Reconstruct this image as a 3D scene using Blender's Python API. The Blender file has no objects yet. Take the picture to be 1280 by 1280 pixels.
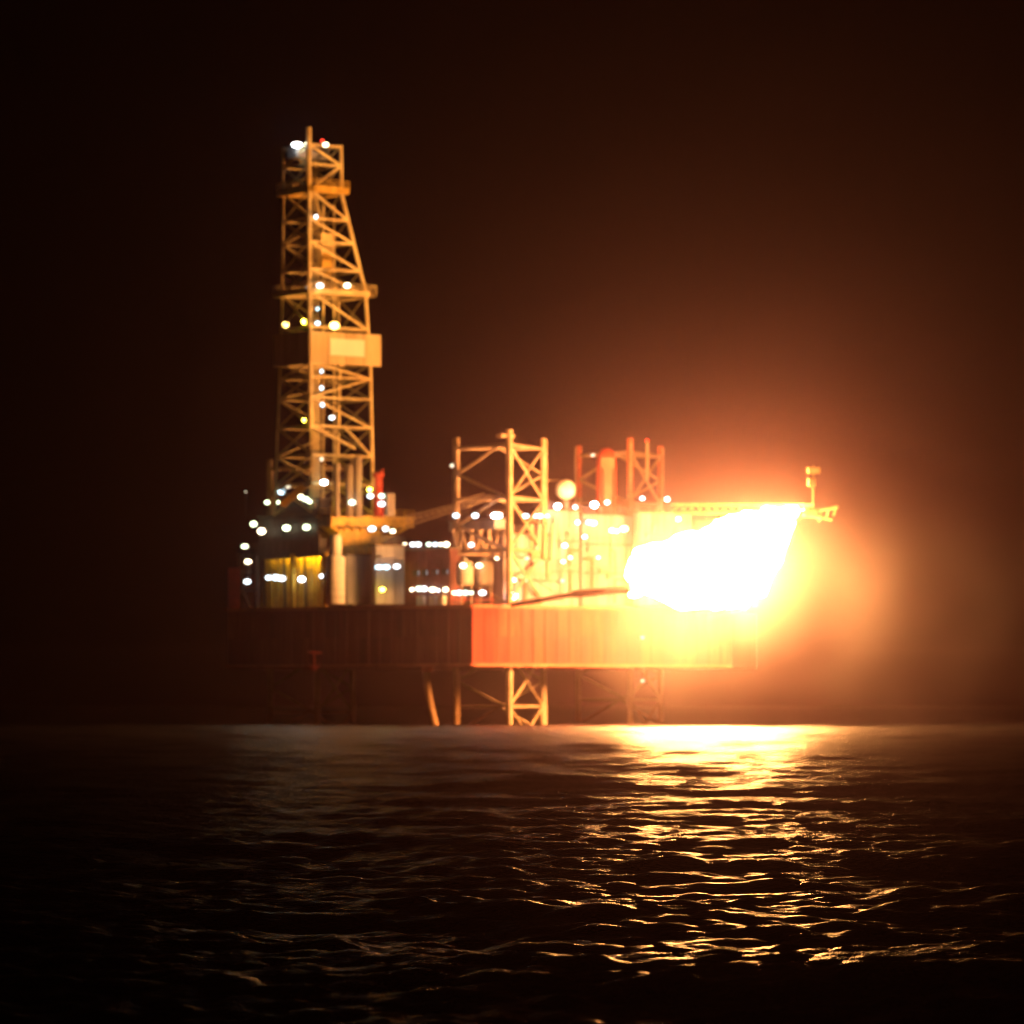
import bpy, bmesh, math, random
import numpy as np
from mathutils import Vector, Matrix, noise

random.seed(7)
scene = bpy.context.scene
col = scene.collection

# ---------------------------------------------------------------- camera, sky, exposure
S = 0.13            # metres per photograph pixel at the rig's near corner
D = 700.0           # metres from the camera to that corner
CAM_Z = 3.6         # a small boat, low over the swell
WATERLINE = 907.0
HOR = WATERLINE - CAM_Z / S

cam_d = bpy.data.cameras.new('camera')
cam = bpy.data.objects.new('camera', cam_d)
col.objects.link(cam)
cam.location = (0, -D, CAM_Z)
cam.rotation_euler = (math.radians(90), 0, 0)
cam_d.sensor_width = 36.0
cam_d.lens = 36.0 * D / (1280 * S)
cam_d.shift_y = (HOR - 640) / 1280.0
cam_d.clip_start = 0.5
cam_d.clip_end = 20000
cam_d.dof.use_dof = True            # the photograph is focused short of the rig
cam_d.dof.focus_distance = 82.0
cam_d.dof.aperture_blades = 7
cam_d.dof.aperture_fstop = (cam_d.lens / 1000.0) / 0.096
scene.camera = cam

world = bpy.data.worlds.new('World')
scene.world = world
world.use_nodes = True
wn = world.node_tree
sky = wn.nodes.new('ShaderNodeTexSky')
sky.sky_type = 'NISHITA'
sky.sun_disc = False
sky.sun_elevation = math.radians(-9)      # deep night
sky.sun_rotation = math.radians(200)
bgn = wn.nodes['Background']
wn.links.new(sky.outputs[0], bgn.inputs[0])
bgn.inputs[1].default_value = 0.05

vs = scene.view_settings
vs.view_transform = 'Standard'
vs.look = 'None'
vs.exposure = 0.0
vs.gamma = 1.0
vs.use_curve_mapping = False

cy = scene.cycles
cy.use_denoising = True
cy.max_bounces = 5
cy.diffuse_bounces = 2
cy.glossy_bounces = 2
cy.transmission_bounces = 2
cy.volume_bounces = 0
cy.caustics_reflective = False
cy.caustics_refractive = False
cy.sample_clamp_indirect = 4.0
cy.use_light_tree = True


# ---------------------------------------------------------------- helpers
def P(px, py, Y):
    """the point at depth Y that stands at photograph pixel (px, py)"""
    k = S * (D + Y) / D
    return Vector(((px - 640) * k, Y, CAM_Z + (HOR - py) * k))


def zat(py, Y):
    return P(0, py, Y).z


def xat(px, Y):
    return P(px, 0, Y).x


def mat(name, c, rough=0.6, metal=0.0, var=0.25, scale=0.35, dirt=None, streak=False, spec=0.3):
    m = bpy.data.materials.new(name)
    m.use_nodes = True
    nt = m.node_tree
    b = nt.nodes['Principled BSDF']
    b.inputs['Roughness'].default_value = rough
    b.inputs['Metallic'].default_value = metal
    b.inputs['Specular IOR Level'].default_value = spec
    tc = nt.nodes.new('ShaderNodeTexCoord')
    geo = nt.nodes.new('ShaderNodeNewGeometry')
    mp = nt.nodes.new('ShaderNodeMapping')
    nt.links.new(geo.outputs['Position'], mp.inputs[0])
    if streak:
        mp.inputs['Scale'].default_value = (1.6, 1.6, 0.12)
    n = nt.nodes.new('ShaderNodeTexNoise')
    n.inputs['Scale'].default_value = scale
    n.inputs['Detail'].default_value = 6
    n.inputs['Roughness'].default_value = 0.65
    nt.links.new(mp.outputs[0], n.inputs['Vector'])
    r = nt.nodes.new('ShaderNodeValToRGB')
    r.color_ramp.elements[0].position = 0.33
    r.color_ramp.elements[1].position = 0.67
    d = dirt or tuple(v * (1 - 2 * var) for v in c)
    r.color_ramp.elements[0].color = (*d, 1)
    r.color_ramp.elements[1].color = (*c, 1)
    nt.links.new(n.outputs[0], r.inputs[0])
    nt.links.new(r.outputs[0], b.inputs['Base Color'])
    return m


def emit(name, c, s):
    m = bpy.data.materials.new(name)
    m.use_nodes = True
    nt = m.node_tree
    nt.nodes.remove(nt.nodes['Principled BSDF'])
    e = nt.nodes.new('ShaderNodeEmission')
    e.inputs[0].default_value = (*c, 1)
    e.inputs[1].default_value = s
    nt.links.new(e.outputs[0], nt.nodes['Material Output'].inputs[0])
    return m


M = {
    'derrick': mat('derrick_paint', (0.82, 0.70, 0.32), 0.55, dirt=(0.50, 0.36, 0.15)),
    'leg': mat('leg_steel', (0.38, 0.28, 0.20), 0.6, dirt=(0.24, 0.15, 0.08)),
    'leg_red': mat('leg_red_paint', (0.55, 0.13, 0.06), 0.6),
    'hull': mat('hull_red_paint', (0.20, 0.024, 0.026), 0.85, dirt=(0.26, 0.055, 0.04), streak=True, scale=0.5, spec=0.12),
    'hull_patch': mat('hull_repaint', (0.25, 0.040, 0.040), 0.8, dirt=(0.16, 0.03, 0.025), streak=True, scale=0.7, spec=0.12),
    'hull_worn': mat('hull_worn_paint', (0.17, 0.022, 0.020), 0.9, dirt=(0.30, 0.075, 0.05), streak=True, scale=0.9, spec=0.1),
    'deck': mat('deck_steel', (0.16, 0.13, 0.10), 0.7),
    'cream': mat('cream_paint', (0.38, 0.32, 0.25), 0.7, streak=True),
    'house': mat('pale_house_paint', (0.34, 0.30, 0.33), 0.8, streak=True, dirt=(0.19, 0.14, 0.13), scale=0.6, spec=0.1),
    'white': mat('white_paint', (0.84, 0.80, 0.70), 0.5, var=0.12, streak=True),
    'grey': mat('grey_paint', (0.34, 0.34, 0.33), 0.6, streak=True),
    'maroon': mat('maroon_paint', (0.22, 0.06, 0.045), 0.6),
    'dark': mat('dark_steel', (0.06, 0.05, 0.045), 0.6),
    'yellow': mat('yellow_paint', (0.68, 0.42, 0.04), 0.55, dirt=(0.40, 0.22, 0.03), scale=0.8),
    'gold': mat('drill_floor_yellow', (0.80, 0.52, 0.09), 0.55, scale=0.6),
    'red': mat('red_paint', (0.50, 0.06, 0.03), 0.5),
    'wind_wall': mat('wind_wall_sheet', (0.58, 0.47, 0.24), 0.6, dirt=(0.40, 0.29, 0.13), streak=True),
    'sign': mat('sign_board', (0.80, 0.78, 0.62), 0.5, var=0.03),
    'glass': mat('window_glass', (0.03, 0.035, 0.04), 0.08, spec=0.6),
    'pipe': mat('boom_pipe', (0.12, 0.06, 0.035), 0.6),
    'hose': mat('hose_rubber', (0.30, 0.17, 0.08), 0.6),
}
L = {
    'white': emit('lamp_white', (0.86, 0.95, 1.0), 5.0),
    'bright': emit('lamp_bright', (0.86, 0.95, 1.0), 26.0),
    'cool': emit('lamp_cool', (0.62, 0.88, 1.0), 4.0),
    'warm': emit('lamp_warm', (1.0, 0.86, 0.55), 8.0),
    'amber': emit('lamp_amber', (1.0, 0.58, 0.14), 14.0),
    'green': emit('lamp_greenish', (0.88, 1.0, 0.62), 6.0),
    'red': emit('lamp_red', (1.0, 0.05, 0.02), 5.0),
    'dim': emit('lamp_dim', (1.0, 0.85, 0.6), 2.2),
    'sodium': emit('lamp_sodium', (1.0, 0.66, 0.03), 170.0),
    'frost': emit('lamp_frost', (0.66, 0.88, 1.0), 5.0),
    'mint': emit('lamp_mint', (0.80, 1.0, 0.78), 4.0),
    'pane': emit('lit_window', (0.9, 0.95, 1.0), 0.7),
    'yel': emit('lamp_yellow', (1.0, 0.80, 0.06), 34.0),
}
FLAME = emit('fire', (1.0, 0.385, 0.10), 330.0)


def empty(name, loc, label, cat, group=None):
    o = bpy.data.objects.new(name, None)
    col.objects.link(o)
    o.location = loc
    o['label'] = label
    o['category'] = cat
    o['kind'] = 'thing'
    if group:
        o['group'] = group
    return o


def put(name, me, m, parent=None, mw=None):
    """link a mesh as one object; mw is its world matrix; parents carry a translation only"""
    o = bpy.data.objects.new(name, me)
    col.objects.link(o)
    if m is not None:
        if len(me.materials) == 0:
            me.materials.append(m)
        elif me.materials[0] != m:
            o.material_slots[0].link = 'OBJECT'
            o.material_slots[0].material = m
    mw = mw or Matrix()
    if parent is not None:
        o.parent = parent
        off = Vector((0, 0, 0))
        q = parent
        while q is not None:
            off += q.location
            q = q.parent
        mw = Matrix.Translation(-off) @ mw
    o.matrix_local = mw
    return o


def mesh_of(bm, name, smooth=False):
    me = bpy.data.meshes.new(name)
    bmesh.ops.recalc_face_normals(bm, faces=bm.faces)
    bm.to_mesh(me)
    bm.free()
    if smooth:
        for p in me.polygons:
            p.use_smooth = True
    return me


def unit_tube(n, name):
    bm = bmesh.new()
    bmesh.ops.create_cone(bm, cap_ends=True, segments=n, radius1=1, radius2=1, depth=1)
    me = mesh_of(bm, name)
    for p in me.polygons:
        p.use_smooth = len(p.vertices) == 4
    return me


def unit_box(bev=0.0, name='box'):
    bm = bmesh.new()
    bmesh.ops.create_cube(bm, size=1)
    return mesh_of(bm, name)


def unit_ball(name):
    bm = bmesh.new()
    bmesh.ops.create_icosphere(bm, subdivisions=2, radius=1)
    return mesh_of(bm, name, True)


_tube = {}
_box = {}
_ball = {}


def tube(name, a, b, r, m, parent=None, n=8):
    """round member from a to b"""
    key = (n, m.name)
    if key not in _tube:
        _tube[key] = unit_tube(n, 'member_' + m.name)
    a, b = Vector(a), Vector(b)
    d = b - a
    q = d.to_track_quat('Z', 'Y').to_matrix().to_4x4()
    mw = Matrix.Translation((a + b) / 2) @ q @ Matrix.Diagonal((r, r, d.length, 1))
    return put(name, _tube[key], m, parent, mw)


def box(name, c, size, m, parent=None, rz=0.0, rx=0.0):
    key = m.name
    if key not in _box:
        _box[key] = unit_box(name='block_' + m.name)
    mw = Matrix.Translation(Vector(c)) @ Matrix.Rotation(rz, 4, 'Z') @ Matrix.Rotation(rx, 4, 'X') @ Matrix.Diagonal((*size, 1))
    return put(name, _box[key], m, parent, mw)


def ball(name, c, r, m, parent=None, squash=(1, 1, 1)):
    key = m.name
    if key not in _ball:
        _ball[key] = unit_ball('globe_' + m.name)
    mw = Matrix.Translation(Vector(c)) @ Matrix.Diagonal((r * squash[0], r * squash[1], r * squash[2], 1))
    return put(name, _ball[key], m, parent, mw)


def flat(name, a, b, w, nrm, m, parent=None, t=0.10):
    """flat steel bar from a to b lying in the plane whose normal is nrm"""
    key = m.name
    if key not in _box:
        _box[key] = unit_box(name='block_' + m.name)
    a, b = Vector(a), Vector(b)
    d = b - a
    z = d.normalized()
    y = (nrm - z * nrm.dot(z)).normalized()
    x = y.cross(z)
    R = Matrix((x, y, z)).transposed().to_4x4()
    return put(name, _box[key], m, parent, Matrix.Translation((a + b) / 2) @ R @ Matrix.Diagonal((w, t, d.length, 1)))


def lathe(name, prof, c, m, parent=None, n=24):
    bm = bmesh.new()
    rings = []
    for r, z in prof:
        rings.append([bm.verts.new((r * math.cos(2 * math.pi * i / n), r * math.sin(2 * math.pi * i / n), z)) for i in range(n)])
    for a, b in zip(rings, rings[1:]):
        for i in range(n):
            bm.faces.new((a[i], a[(i + 1) % n], b[(i + 1) % n], b[i]))
    bm.faces.new(rings[0])
    bm.faces.new(rings[-1])
    me = mesh_of(bm, name, True)
    return put(name, me, m, parent, Matrix.Translation(Vector(c)))


def path_tube(name, pts, rad, m, parent=None, n=10):
    """one bent tube through pts"""
    bm = bmesh.new()
    rings = []
    for i, p in enumerate(pts):
        t = (pts[min(i + 1, len(pts) - 1)] - pts[max(i - 1, 0)]).normalized()
        u = t.orthogonal().normalized()
        if abs(t.y) < 0.99:
            u = t.cross(Vector((0, 1, 0))).normalized()
        v = t.cross(u)
        r = rad[i] if isinstance(rad, (list, tuple)) else rad
        rings.append([bm.verts.new(p + r * (u * math.cos(2 * math.pi * k / n) + v * math.sin(2 * math.pi * k / n))) for k in range(n)])
    for a, b in zip(rings, rings[1:]):
        for k in range(n):
            bm.faces.new((a[k], a[(k + 1) % n], b[(k + 1) % n], b[k]))
    bm.faces.new(rings[0])
    bm.faces.new(rings[-1])
    return put(name, mesh_of(bm, name, True), m, parent)


def lamp(parent, px, py, Y, kind='white', r=0.42, wide=1.0, name='lamp'):
    """a floodlight: glowing lens with a dark housing behind it"""
    c = P(px, py, Y)
    if kind == 'white':
        kind = random.choice(('white', 'white', 'white', 'frost', 'mint', 'warm'))
    r *= random.uniform(0.70, 0.98)
    wide *= random.uniform(0.9, 1.15)
    o = ball(name, c, r, L[kind], parent, (wide, 0.8, 0.85))
    return o


ROT = math.radians(33)
RD = Vector((math.cos(ROT), math.sin(ROT), 0))      # along the faces that look at the fire
LD = Vector((-math.sin(ROT), math.cos(ROT), 0))     # along the faces turned away from it


def corners(l, mpx, r, Y):
    """plan corner M at (mpx, Y) and the lengths of its two visible faces, from the picture"""
    k = S * (D + Y) / D
    m0 = Vector(((mpx - 640) * k, Y, 0))
    wr = (r - mpx) * k / RD.x
    wl = (mpx - l) * k / -LD.x
    return m0, wr, wl


def railing(parent, m0, wr, wl, z, m):
    bm = bmesh.new()

    def bar(a, b, t=0.05):
        d = b - a
        q = d.to_track_quat('Z', 'Y').to_matrix().to_4x4()
        bmesh.ops.create_cone(bm, cap_ends=True, segments=4, radius1=t, radius2=t, depth=d.length,
                              matrix=Matrix.Translation((a + b) / 2) @ q)
    b0 = Vector((m0.x, m0.y, z))
    for dr, w in ((RD, wr), (LD, wl)):
        n = max(1, int(w / 1.8))
        for i in range(n + 1):
            p = b0 + dr * (w * i / n)
            bar(p, p + Vector((0, 0, 1.1)))
        for h in (0.55, 1.1):
            bar(b0 + Vector((0, 0, h)), b0 + dr * w + Vector((0, 0, h)))
    put('railing', mesh_of(bm, 'railing'), m, parent)


def module(name, label, cat, l, mpx, r, top, bot, Y, m, pw=2.4, rail=True, roof=None, group=None, rmat=None):
    """a deck house: core, separate wall panels on its two seen faces, roof slab and railing"""
    m0, wr, wl = corners(l, mpx, r, Y)
    z0, z1 = zat(bot, Y), zat(top, Y)
    t = empty(name, (m0.x, m0.y, z0), label, cat, group)
    mid = m0 + RD * wr / 2 + LD * wl / 2
    box('wall', (mid.x, mid.y, (z0 + z1) / 2), (wr, wl, z1 - z0), m, t, ROT)
    nz = max(1, round((z1 - z0) / 3.0))
    h = (z1 - z0) / nz
    for dr, other, w in ((RD, LD, wr), (LD, RD, wl)):
        n = max(1, round(w / pw))
        for i in range(n):
            for j in range(nz):
                c = m0 + dr * (w * (i + 0.5) / n) - other * 0.03
                sz = (w / n - 0.12, 0.1 + 0.03 * random.random(), h - 0.12)
                rz = ROT if dr is RD else ROT + math.pi / 2
                box('wall_panel', (c.x, c.y, z0 + (j + 0.5) * h), sz, m, t, rz)
    c = mid
    box('roof', (c.x, c.y, z1 + 0.16), (wr + 0.7, wl + 0.7, 0.3), roof or M['deck'], t, ROT)
    if rail:
        railing(t, m0, wr, wl, z1 + 0.3, rmat or m)
    return t, m0, wr, wl, z0, z1


def dress(t, m0, wr, z0, z1, seed):
    """doors, ducts, pipe runs and a ladder on the wall that looks at the fire"""
    rn = random.Random(seed)

    def at(u, z, out):
        c = m0 + RD * u - LD * out
        return Vector((c.x, c.y, z))
    H = z1 - z0
    for q in range(max(2, int(wr / 3))):
        u = rn.uniform(.6, wr - .6)
        z = z0 + rn.uniform(.3, .85) * H
        d = box('duct', at(u, z, .5), (rn.uniform(.7, 2.0), .8, rn.uniform(.7, 1.6)), rn.choice((M['house'], M['grey'], M['leg'])), t, ROT)
    for q in range(max(3, int(wr / 2))):
        u = rn.uniform(.4, wr - .4)
        za = z0 + rn.uniform(0, .5) * H
        zb = za + rn.uniform(.25, .5) * H
        r = rn.uniform(.10, .24)
        mt = rn.choice((M['house'], M['leg'], M['grey'], M['leg_red']))
        tube('pipe_run', at(u, za, .45), at(u, zb, .45), r, mt, t)
        tube('pipe_run', at(u, zb, .45), at(min(wr, max(0, u + rn.uniform(-4, 4))), zb, .45), r, mt, t)
    for f in (.36, .68):
        box('walkway', at(wr / 2, z0 + f * H, .8), (wr * .96, 1.3, .16), M['deck'], t, ROT)
        for q in range(int(wr / 1.5)):
            tube('walkway_post', at(.4 + q * 1.5, z0 + f * H, 1.4), at(.4 + q * 1.5, z0 + f * H + 1.1, 1.4), .05, M['leg'], t, 6)
        tube('handrail', at(.2, z0 + f * H + 1.1, 1.4), at(wr - .2, z0 + f * H + 1.1, 1.4), .06, M['leg'], t, 6)
    for f in (.0, .36, .68):
        u = rn.uniform(1, wr - 1)
        d = box('door', at(u, z0 + f * H + 1.15, .10), (1.0, .12, 2.0), M['grey'], t, ROT)


def on_face(m0, dr, other, u, z, out=0.12):
    c = m0 + dr * u - other * out
    return Vector((c.x, c.y, z))


# ---------------------------------------------------------------- the sea
def build_sea():
    rng = np.random.default_rng(11)
    ys = [14.0]
    while ys[-1] < 820:
        ys.append(ys[-1] + max(0.10, 0.0034 * ys[-1]))
    while ys[-1] < 6000:
        ys.append(ys[-1] * 1.12)
    back = [-3000, -600, -120, -30, -8, 4]
    ys = np.array(back + ys)
    nu = 560
    u = np.linspace(-1, 1, nu)
    ext = np.array([1.3, 2.0, 4.0, 9.0, 25.0])
    u = np.concatenate([-ext[::-1], u, ext])
    half = 6.0 + np.clip(ys, 0, 900) * 0.155
    X = u[None, :] * half[:, None]
    far = np.abs(u) > 20
    X[:, far] = np.sign(u[far])[None, :] * 6500.0
    Yd = np.repeat(ys[:, None], len(u), axis=1)
    Z = np.zeros_like(X)
    sp = np.gradient(ys)
    wind = math.radians(250)
    for i in range(110):
        lam = 0.30 * (12 / 0.30) ** rng.random()
        k = 2 * math.pi / lam
        th = wind + rng.normal(0, 1.15 if lam < 3 else 0.6)
        amp = 0.0086 * min(lam, 1.0) * max(1.0, lam / 1.0) ** 0.05 * (0.6 + 0.8 * rng.random())
        ph = rng.random() * 6.283
        fade = np.clip((lam / np.maximum(sp, 1e-3) - 2.0) / 2.0, 0, 1)[:, None] * np.clip((ys[:, None] + 10) / 20, 0, 1)
        a = k * (math.cos(th) * X + math.sin(th) * Yd) + ph
        Z += fade * amp * (np.sin(a) + 0.22 * np.cos(2 * a))
    for lam, amp, dth in ((16, .05, .7), (21, .06, -.55), (27, .08, .25), (35, .09, -.2), (12, .05, -.8), (44, .10, .3), (10, .04, .5), (14, .05, -.2), (18, .05, 1.0)):
        k = 2 * math.pi / lam
        th = wind + dth
        fade = np.clip((ys[:, None] + 10) / 20, 0, 1) * np.clip((lam / np.maximum(sp, 1e-3) - 2.0) / 2.0, 0, 1)[:, None]
        Z += fade * amp * 0.95 * np.sin(k * (math.cos(th) * X + math.sin(th) * Yd) + rng.random() * 6.28)
    edge = np.clip(1.0 - (np.abs(u) - 1.0), 0, 1)
    Z *= edge[None, :]
    V = np.stack([X, Yd - D, Z], -1).reshape(-1, 3).astype(np.float32)
    nr, nc = X.shape
    idx = np.arange(nr * nc).reshape(nr, nc)
    F = np.stack([idx[:-1, :-1], idx[:-1, 1:], idx[1:, 1:], idx[1:, :-1]], -1).reshape(-1, 4).astype(np.int32)
    me = bpy.data.meshes.new('sea')
    me.vertices.add(len(V))
    me.vertices.foreach_set('co', V.ravel())
    me.loops.add(F.size)
    me.loops.foreach_set('vertex_index', F.ravel())
    me.polygons.add(len(F))
    me.polygons.foreach_set('loop_start', np.arange(0, F.size, 4, dtype=np.int32))
    me.update(calc_edges=True)
    me.polygons.foreach_set('use_smooth', np.ones(len(F), dtype=bool))
    m = bpy.data.materials.new('sea_water')
    m.use_nodes = True
    nt = m.node_tree
    b = nt.nodes['Principled BSDF']
    b.inputs['Base Color'].default_value = (0.006, 0.008, 0.009, 1)
    b.inputs['Roughness'].default_value = 0.28
    b.inputs['IOR'].default_value = 1.33
    geo = nt.nodes.new('ShaderNodeNewGeometry')
    prev = None
    for sc, st, dist in ((3.2, 1.0, 0.15), (11.0, 1.0, 0.05)):
        mp = nt.nodes.new('ShaderNodeMapping')
        mp.inputs['Scale'].default_value = (0.85, 1.0, 1.0)
        mp.inputs['Rotation'].default_value = (0, 0, 0.25)
        nt.links.new(geo.outputs['Position'], mp.inputs[0])
        n = nt.nodes.new('ShaderNodeTexNoise')
        n.inputs['Scale'].default_value = sc
        n.inputs['Detail'].default_value = 4
        n.inputs['Roughness'].default_value = 0.55
        nt.links.new(mp.outputs[0], n.inputs['Vector'])
        bp = nt.nodes.new('ShaderNodeBump')
        bp.inputs['Strength'].default_value = st
        bp.inputs['Distance'].default_value = dist
        nt.links.new(n.outputs[0], bp.inputs['Height'])
        if prev:
            nt.links.new(prev.outputs[0], bp.inputs['Normal'])
        prev = bp
    nt.links.new(prev.outputs[0], b.inputs['Normal'])
    o = put('sea', me, m)
    o['kind'] = 'structure'
    return o


build_sea()

# ---------------------------------------------------------------- hull
HZ0, HZ1 = zat(833, 0), zat(758, 0)


def hull_pt(px, Y):
    return Vector((xat(px, Y), Y, 0))


HC, HE, HF = hull_pt(590, 0), hull_pt(914, 27), hull_pt(284, 30)
hull_poly = [HC, HE, hull_pt(946, 62), hull_pt(820, 92), hull_pt(400, 92), hull_pt(296, 60), HF]
hull = empty('rig_hull', (HC.x, HC.y, HZ0), 'red steel barge hull of the drilling rig standing high over the water on lattice legs', 'hull')
bm = bmesh.new()
lo = [bm.verts.new((p.x, p.y, HZ0)) for p in hull_poly]
hi = [bm.verts.new((p.x, p.y, HZ1)) for p in hull_poly]
bm.faces.new(lo[::-1])
bm.faces.new(hi)
for i in range(len(lo)):
    j = (i + 1) % len(lo)
    bm.faces.new((lo[i], lo[j], hi[j], hi[i]))
put('hull_body', mesh_of(bm, 'hull_body'), M['hull'], hull)


def hull_side(a, b, n):
    d = (b - a)
    w = d.length
    dr = d.normalized()
    nrm = Vector((dr.y, -dr.x, 0))
    if nrm.y > 0:
        nrm = -nrm
    rz = math.atan2(dr.y, dr.x)
    hh = HZ1 - HZ0
    for i in range(n):
        for j, (f0, f1) in enumerate(((0.06, 0.50), (0.50, 0.94))):
            c = a + dr * (w * (i + 0.5) / n) + nrm * 0.03
            box('hull_plate', (c.x, c.y, HZ0 + hh * (f0 + f1) / 2), (w / n - 0.10, 0.10 + 0.04 * random.random(), hh * (f1 - f0) - 0.08),
                M[random.choice(('hull', 'hull', 'hull_patch', 'hull_worn'))], hull, rz, 0)
    for i in range(n + 1):
        if random.random() < 0.45:
            continue
        c = a + dr * (w * i / n) + nrm * 0.10
        box('stiffener', (c.x, c.y, (HZ0 + HZ1) / 2), (0.14, 0.22, hh * 0.9), M['hull'], hull, rz)
    c = (a + b) / 2 + nrm * 0.16
    box('fender_rail', (c.x, c.y, HZ0 + 0.25), (w, 0.5, 0.44), M['leg_red'], hull, rz)
    box('deck_coaming', (c.x, c.y, HZ1 + 0.05), (w, 0.46, 0.5), M['leg_red'], hull, rz)


hull_side(HC, HE, 22)
hull_side(HF, HC, 22)
for px, py in ((803, 797), (803, 851)):
    lamp(hull, px, py, 14, 'dim', 0.32)
tube('lamp_cable', P(803, 757, 14), P(803, 851, 14), 0.05, M['dark'], hull)
# anchor stowed under the bow edge
anc = empty('anchor', P(392, 816, 17), 'small rust red anchor stowed on a bar under the dark side of the hull', 'anchor')
tube('stock', P(384, 815, 16), P(402, 816, 16), 0.22, M['red'], anc)
tube('shank', P(392, 815, 16), P(393, 836, 16), 0.16, M['red'], anc)
path_tube('fluke', [P(386, 829, 16), P(389, 835, 16), P(393, 837, 16), P(397, 835, 16), P(400, 829, 16)], [0.05, .2, .24, .2, .05], M['red'], anc)

# hoses hanging from the hull into the sea
hs = empty('hanging_hose', P(540, 833, 6), 'thick curved hose hanging from the hull corner into the sea, edge lit orange', 'hose')
pts = [P(538 + 5.0 * math.cos(math.pi * (0.9 + 0.75 * f)) + 8 * f * f, 826 + 96 * f, 7) for f in [i / 14 for i in range(15)]]
path_tube('hose_body', pts, 0.62, M['hose'], hs, 14)
lathe('coupling', [(0.8, 0), (0.95, .3), (0.95, 1.2), (0.75, 1.5)], P(534, 840, 7), M['leg_red'], hs)
cs = empty('caisson', P(571, 905, 12), 'straight dark seawater pipe running down beside the hanging hose', 'pipe')
tube('pipe_body', P(571, 826, 12), P(571, 925, 12), 0.55, M['hose'], cs, 14)
for py in (845, 872, 895):
    lathe('collar', [(0.62, 0), (0.75, .08), (0.75, .35), (0.62, .45)], P(571, py, 12), M['hose'], cs)


# ---------------------------------------------------------------- jack-up legs
def leg(label, cpx, Y, top, bay=7.4, heights=None):
    k = S * (D + Y) / D
    c = P(cpx, 0, Y)
    z_top = zat(top, Y)
    z_bot = -6.0
    t = empty('jack_up_leg', (c.x, c.y, z_bot), label, 'leg', 'lattice legs of the rig')
    r = 8.35
    ph = [math.radians(a) for a in (-83, 37, 157)]
    ch = [Vector((c.x + r * math.cos(a), c.y + r * math.sin(a), 0)) for a in ph]
    for i, p in enumerate(ch):
        rr = 0.62 if i == 0 else 0.50
        zs = z_top - 9.0
        tube('chord', (p.x, p.y, z_bot), (p.x, p.y, zs), rr, M['leg'], t, 10)
        tube('chord', (p.x, p.y, zs), (p.x, p.y, z_top + (0.8 if i == 0 else 0.2)), rr * 0.97, M['leg_red'] if cpx > 700 else M['leg'], t, 10)
        q = ch[i] + (ch[i] - Vector((c.x, c.y, 0))).normalized() * 0.55
        box('rack', (q.x, q.y, (z_bot + z_top) / 2), (0.5, 0.16, z_top - z_bot), M['leg'], t, ph[i])
    z = z_top - 1.6
    lv = []
    while z > z_bot:
        lv.append(z)
        z -= bay
    for j, z in enumerate(lv):
        inside = HZ0 + 1 < z < HZ1 - 1
        for i in range(3):
            a, b = ch[i], ch[(i + 1) % 3]
            if not inside:
                tube('horizontal_brace', (a.x, a.y, z), (b.x, b.y, z), 0.27, M['leg'], t)
            z2 = z - bay
            if z2 < HZ1 - 6 and z > HZ0 + 9 and z < HZ1 + 2:
                continue
            mz = (z + z2) / 2
            mid = (a + b) / 2
            # K braces: from the mid of one chord's bay to the other chord
            if i == 2:
                tube('diagonal_brace', (a.x, a.y, mz), (b.x + (a.x - b.x) * .18, b.y + (a.y - b.y) * .18, z), 0.27, M['leg'], t)
                tube('diagonal_brace', (a.x, a.y, mz), (b.x + (a.x - b.x) * .08, b.y + (a.y - b.y) * .08, z2), 0.27, M['leg'], t)
            elif i == 1:
                tube('diagonal_brace', (a.x, a.y, mz), (mid.x, mid.y, z), 0.22, M['leg'], t)
                tube('diagonal_brace', (a.x, a.y, mz), (mid.x, mid.y, z2), 0.22, M['leg'], t)
            else:
                tube('diagonal_brace', (a.x, a.y, z), (b.x, b.y, z2), 0.24, M['leg'], t)
                tube('diagonal_brace', (b.x, b.y, z), (a.x, a.y, z2), 0.24, M['leg'], t)
    return t, ch, z_top


legA, chA, ztA = leg('lattice jack-up leg over the hull corner, between drill floor and white radome', 629, 14, 547, 8.6)
legB, chB, ztB = leg('lattice jack-up leg with red chord tops beside the flame', 779, 57, 557, 8.6)
legC, chC, ztC = leg('dim lattice jack-up leg standing behind the tall derrick', 392, 60, 574, 8.6)
lamp(legA, 565, 582, 16, 'dim', 0.35)
lamp(legB, 741, 569, 52, 'dim', 0.35)
lamp(legB, 809, 551, 52, 'red', 0.3)
tube('antenna', P(809, 600, 50), P(809, 552, 50), 0.32, M['leg'], legB)
for f in (562, 566):
    box('leg_top_cap', P(632, 545, 6), (2.6, 1.6, 0.5), M['leg'], legA, ROT) if f == 562 else None

# ---------------------------------------------------------------- derrick
DY = 27.0
AR = math.radians(35)
DR = Vector((math.cos(AR), math.sin(AR), 0))
DL = Vector((-math.sin(AR), math.cos(AR), 0))


def dcorn(py):
    """the derrick's four plan corners at picture height py"""
    tab = [(178, 386, 39, 35), (240, 386.5, 39.5, 35), (360, 387, 68, 37), (455, 388, 73, 41), (640, 389, 76, 50)]
    for (y0, m0, r0, l0), (y1, m1, r1, l1) in zip(tab, tab[1:]):
        if py <= y1 or y1 == 640:
            f = max(0, (py - y0) / (y1 - y0))
            mpx, w1, w2 = m0 + (m1 - m0) * f, r0 + (r1 - r0) * f, l0 + (l1 - l0) * f
            break
    k = S * (D + DY) / D
    m = Vector((xat(mpx, DY), DY, zat(py, DY)))
    a, b = w1 * k / DR.x, w2 * k / -DL.x
    return [m, m + DR * a, m + DR * a + DL * b, m + DL * b]


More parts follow.
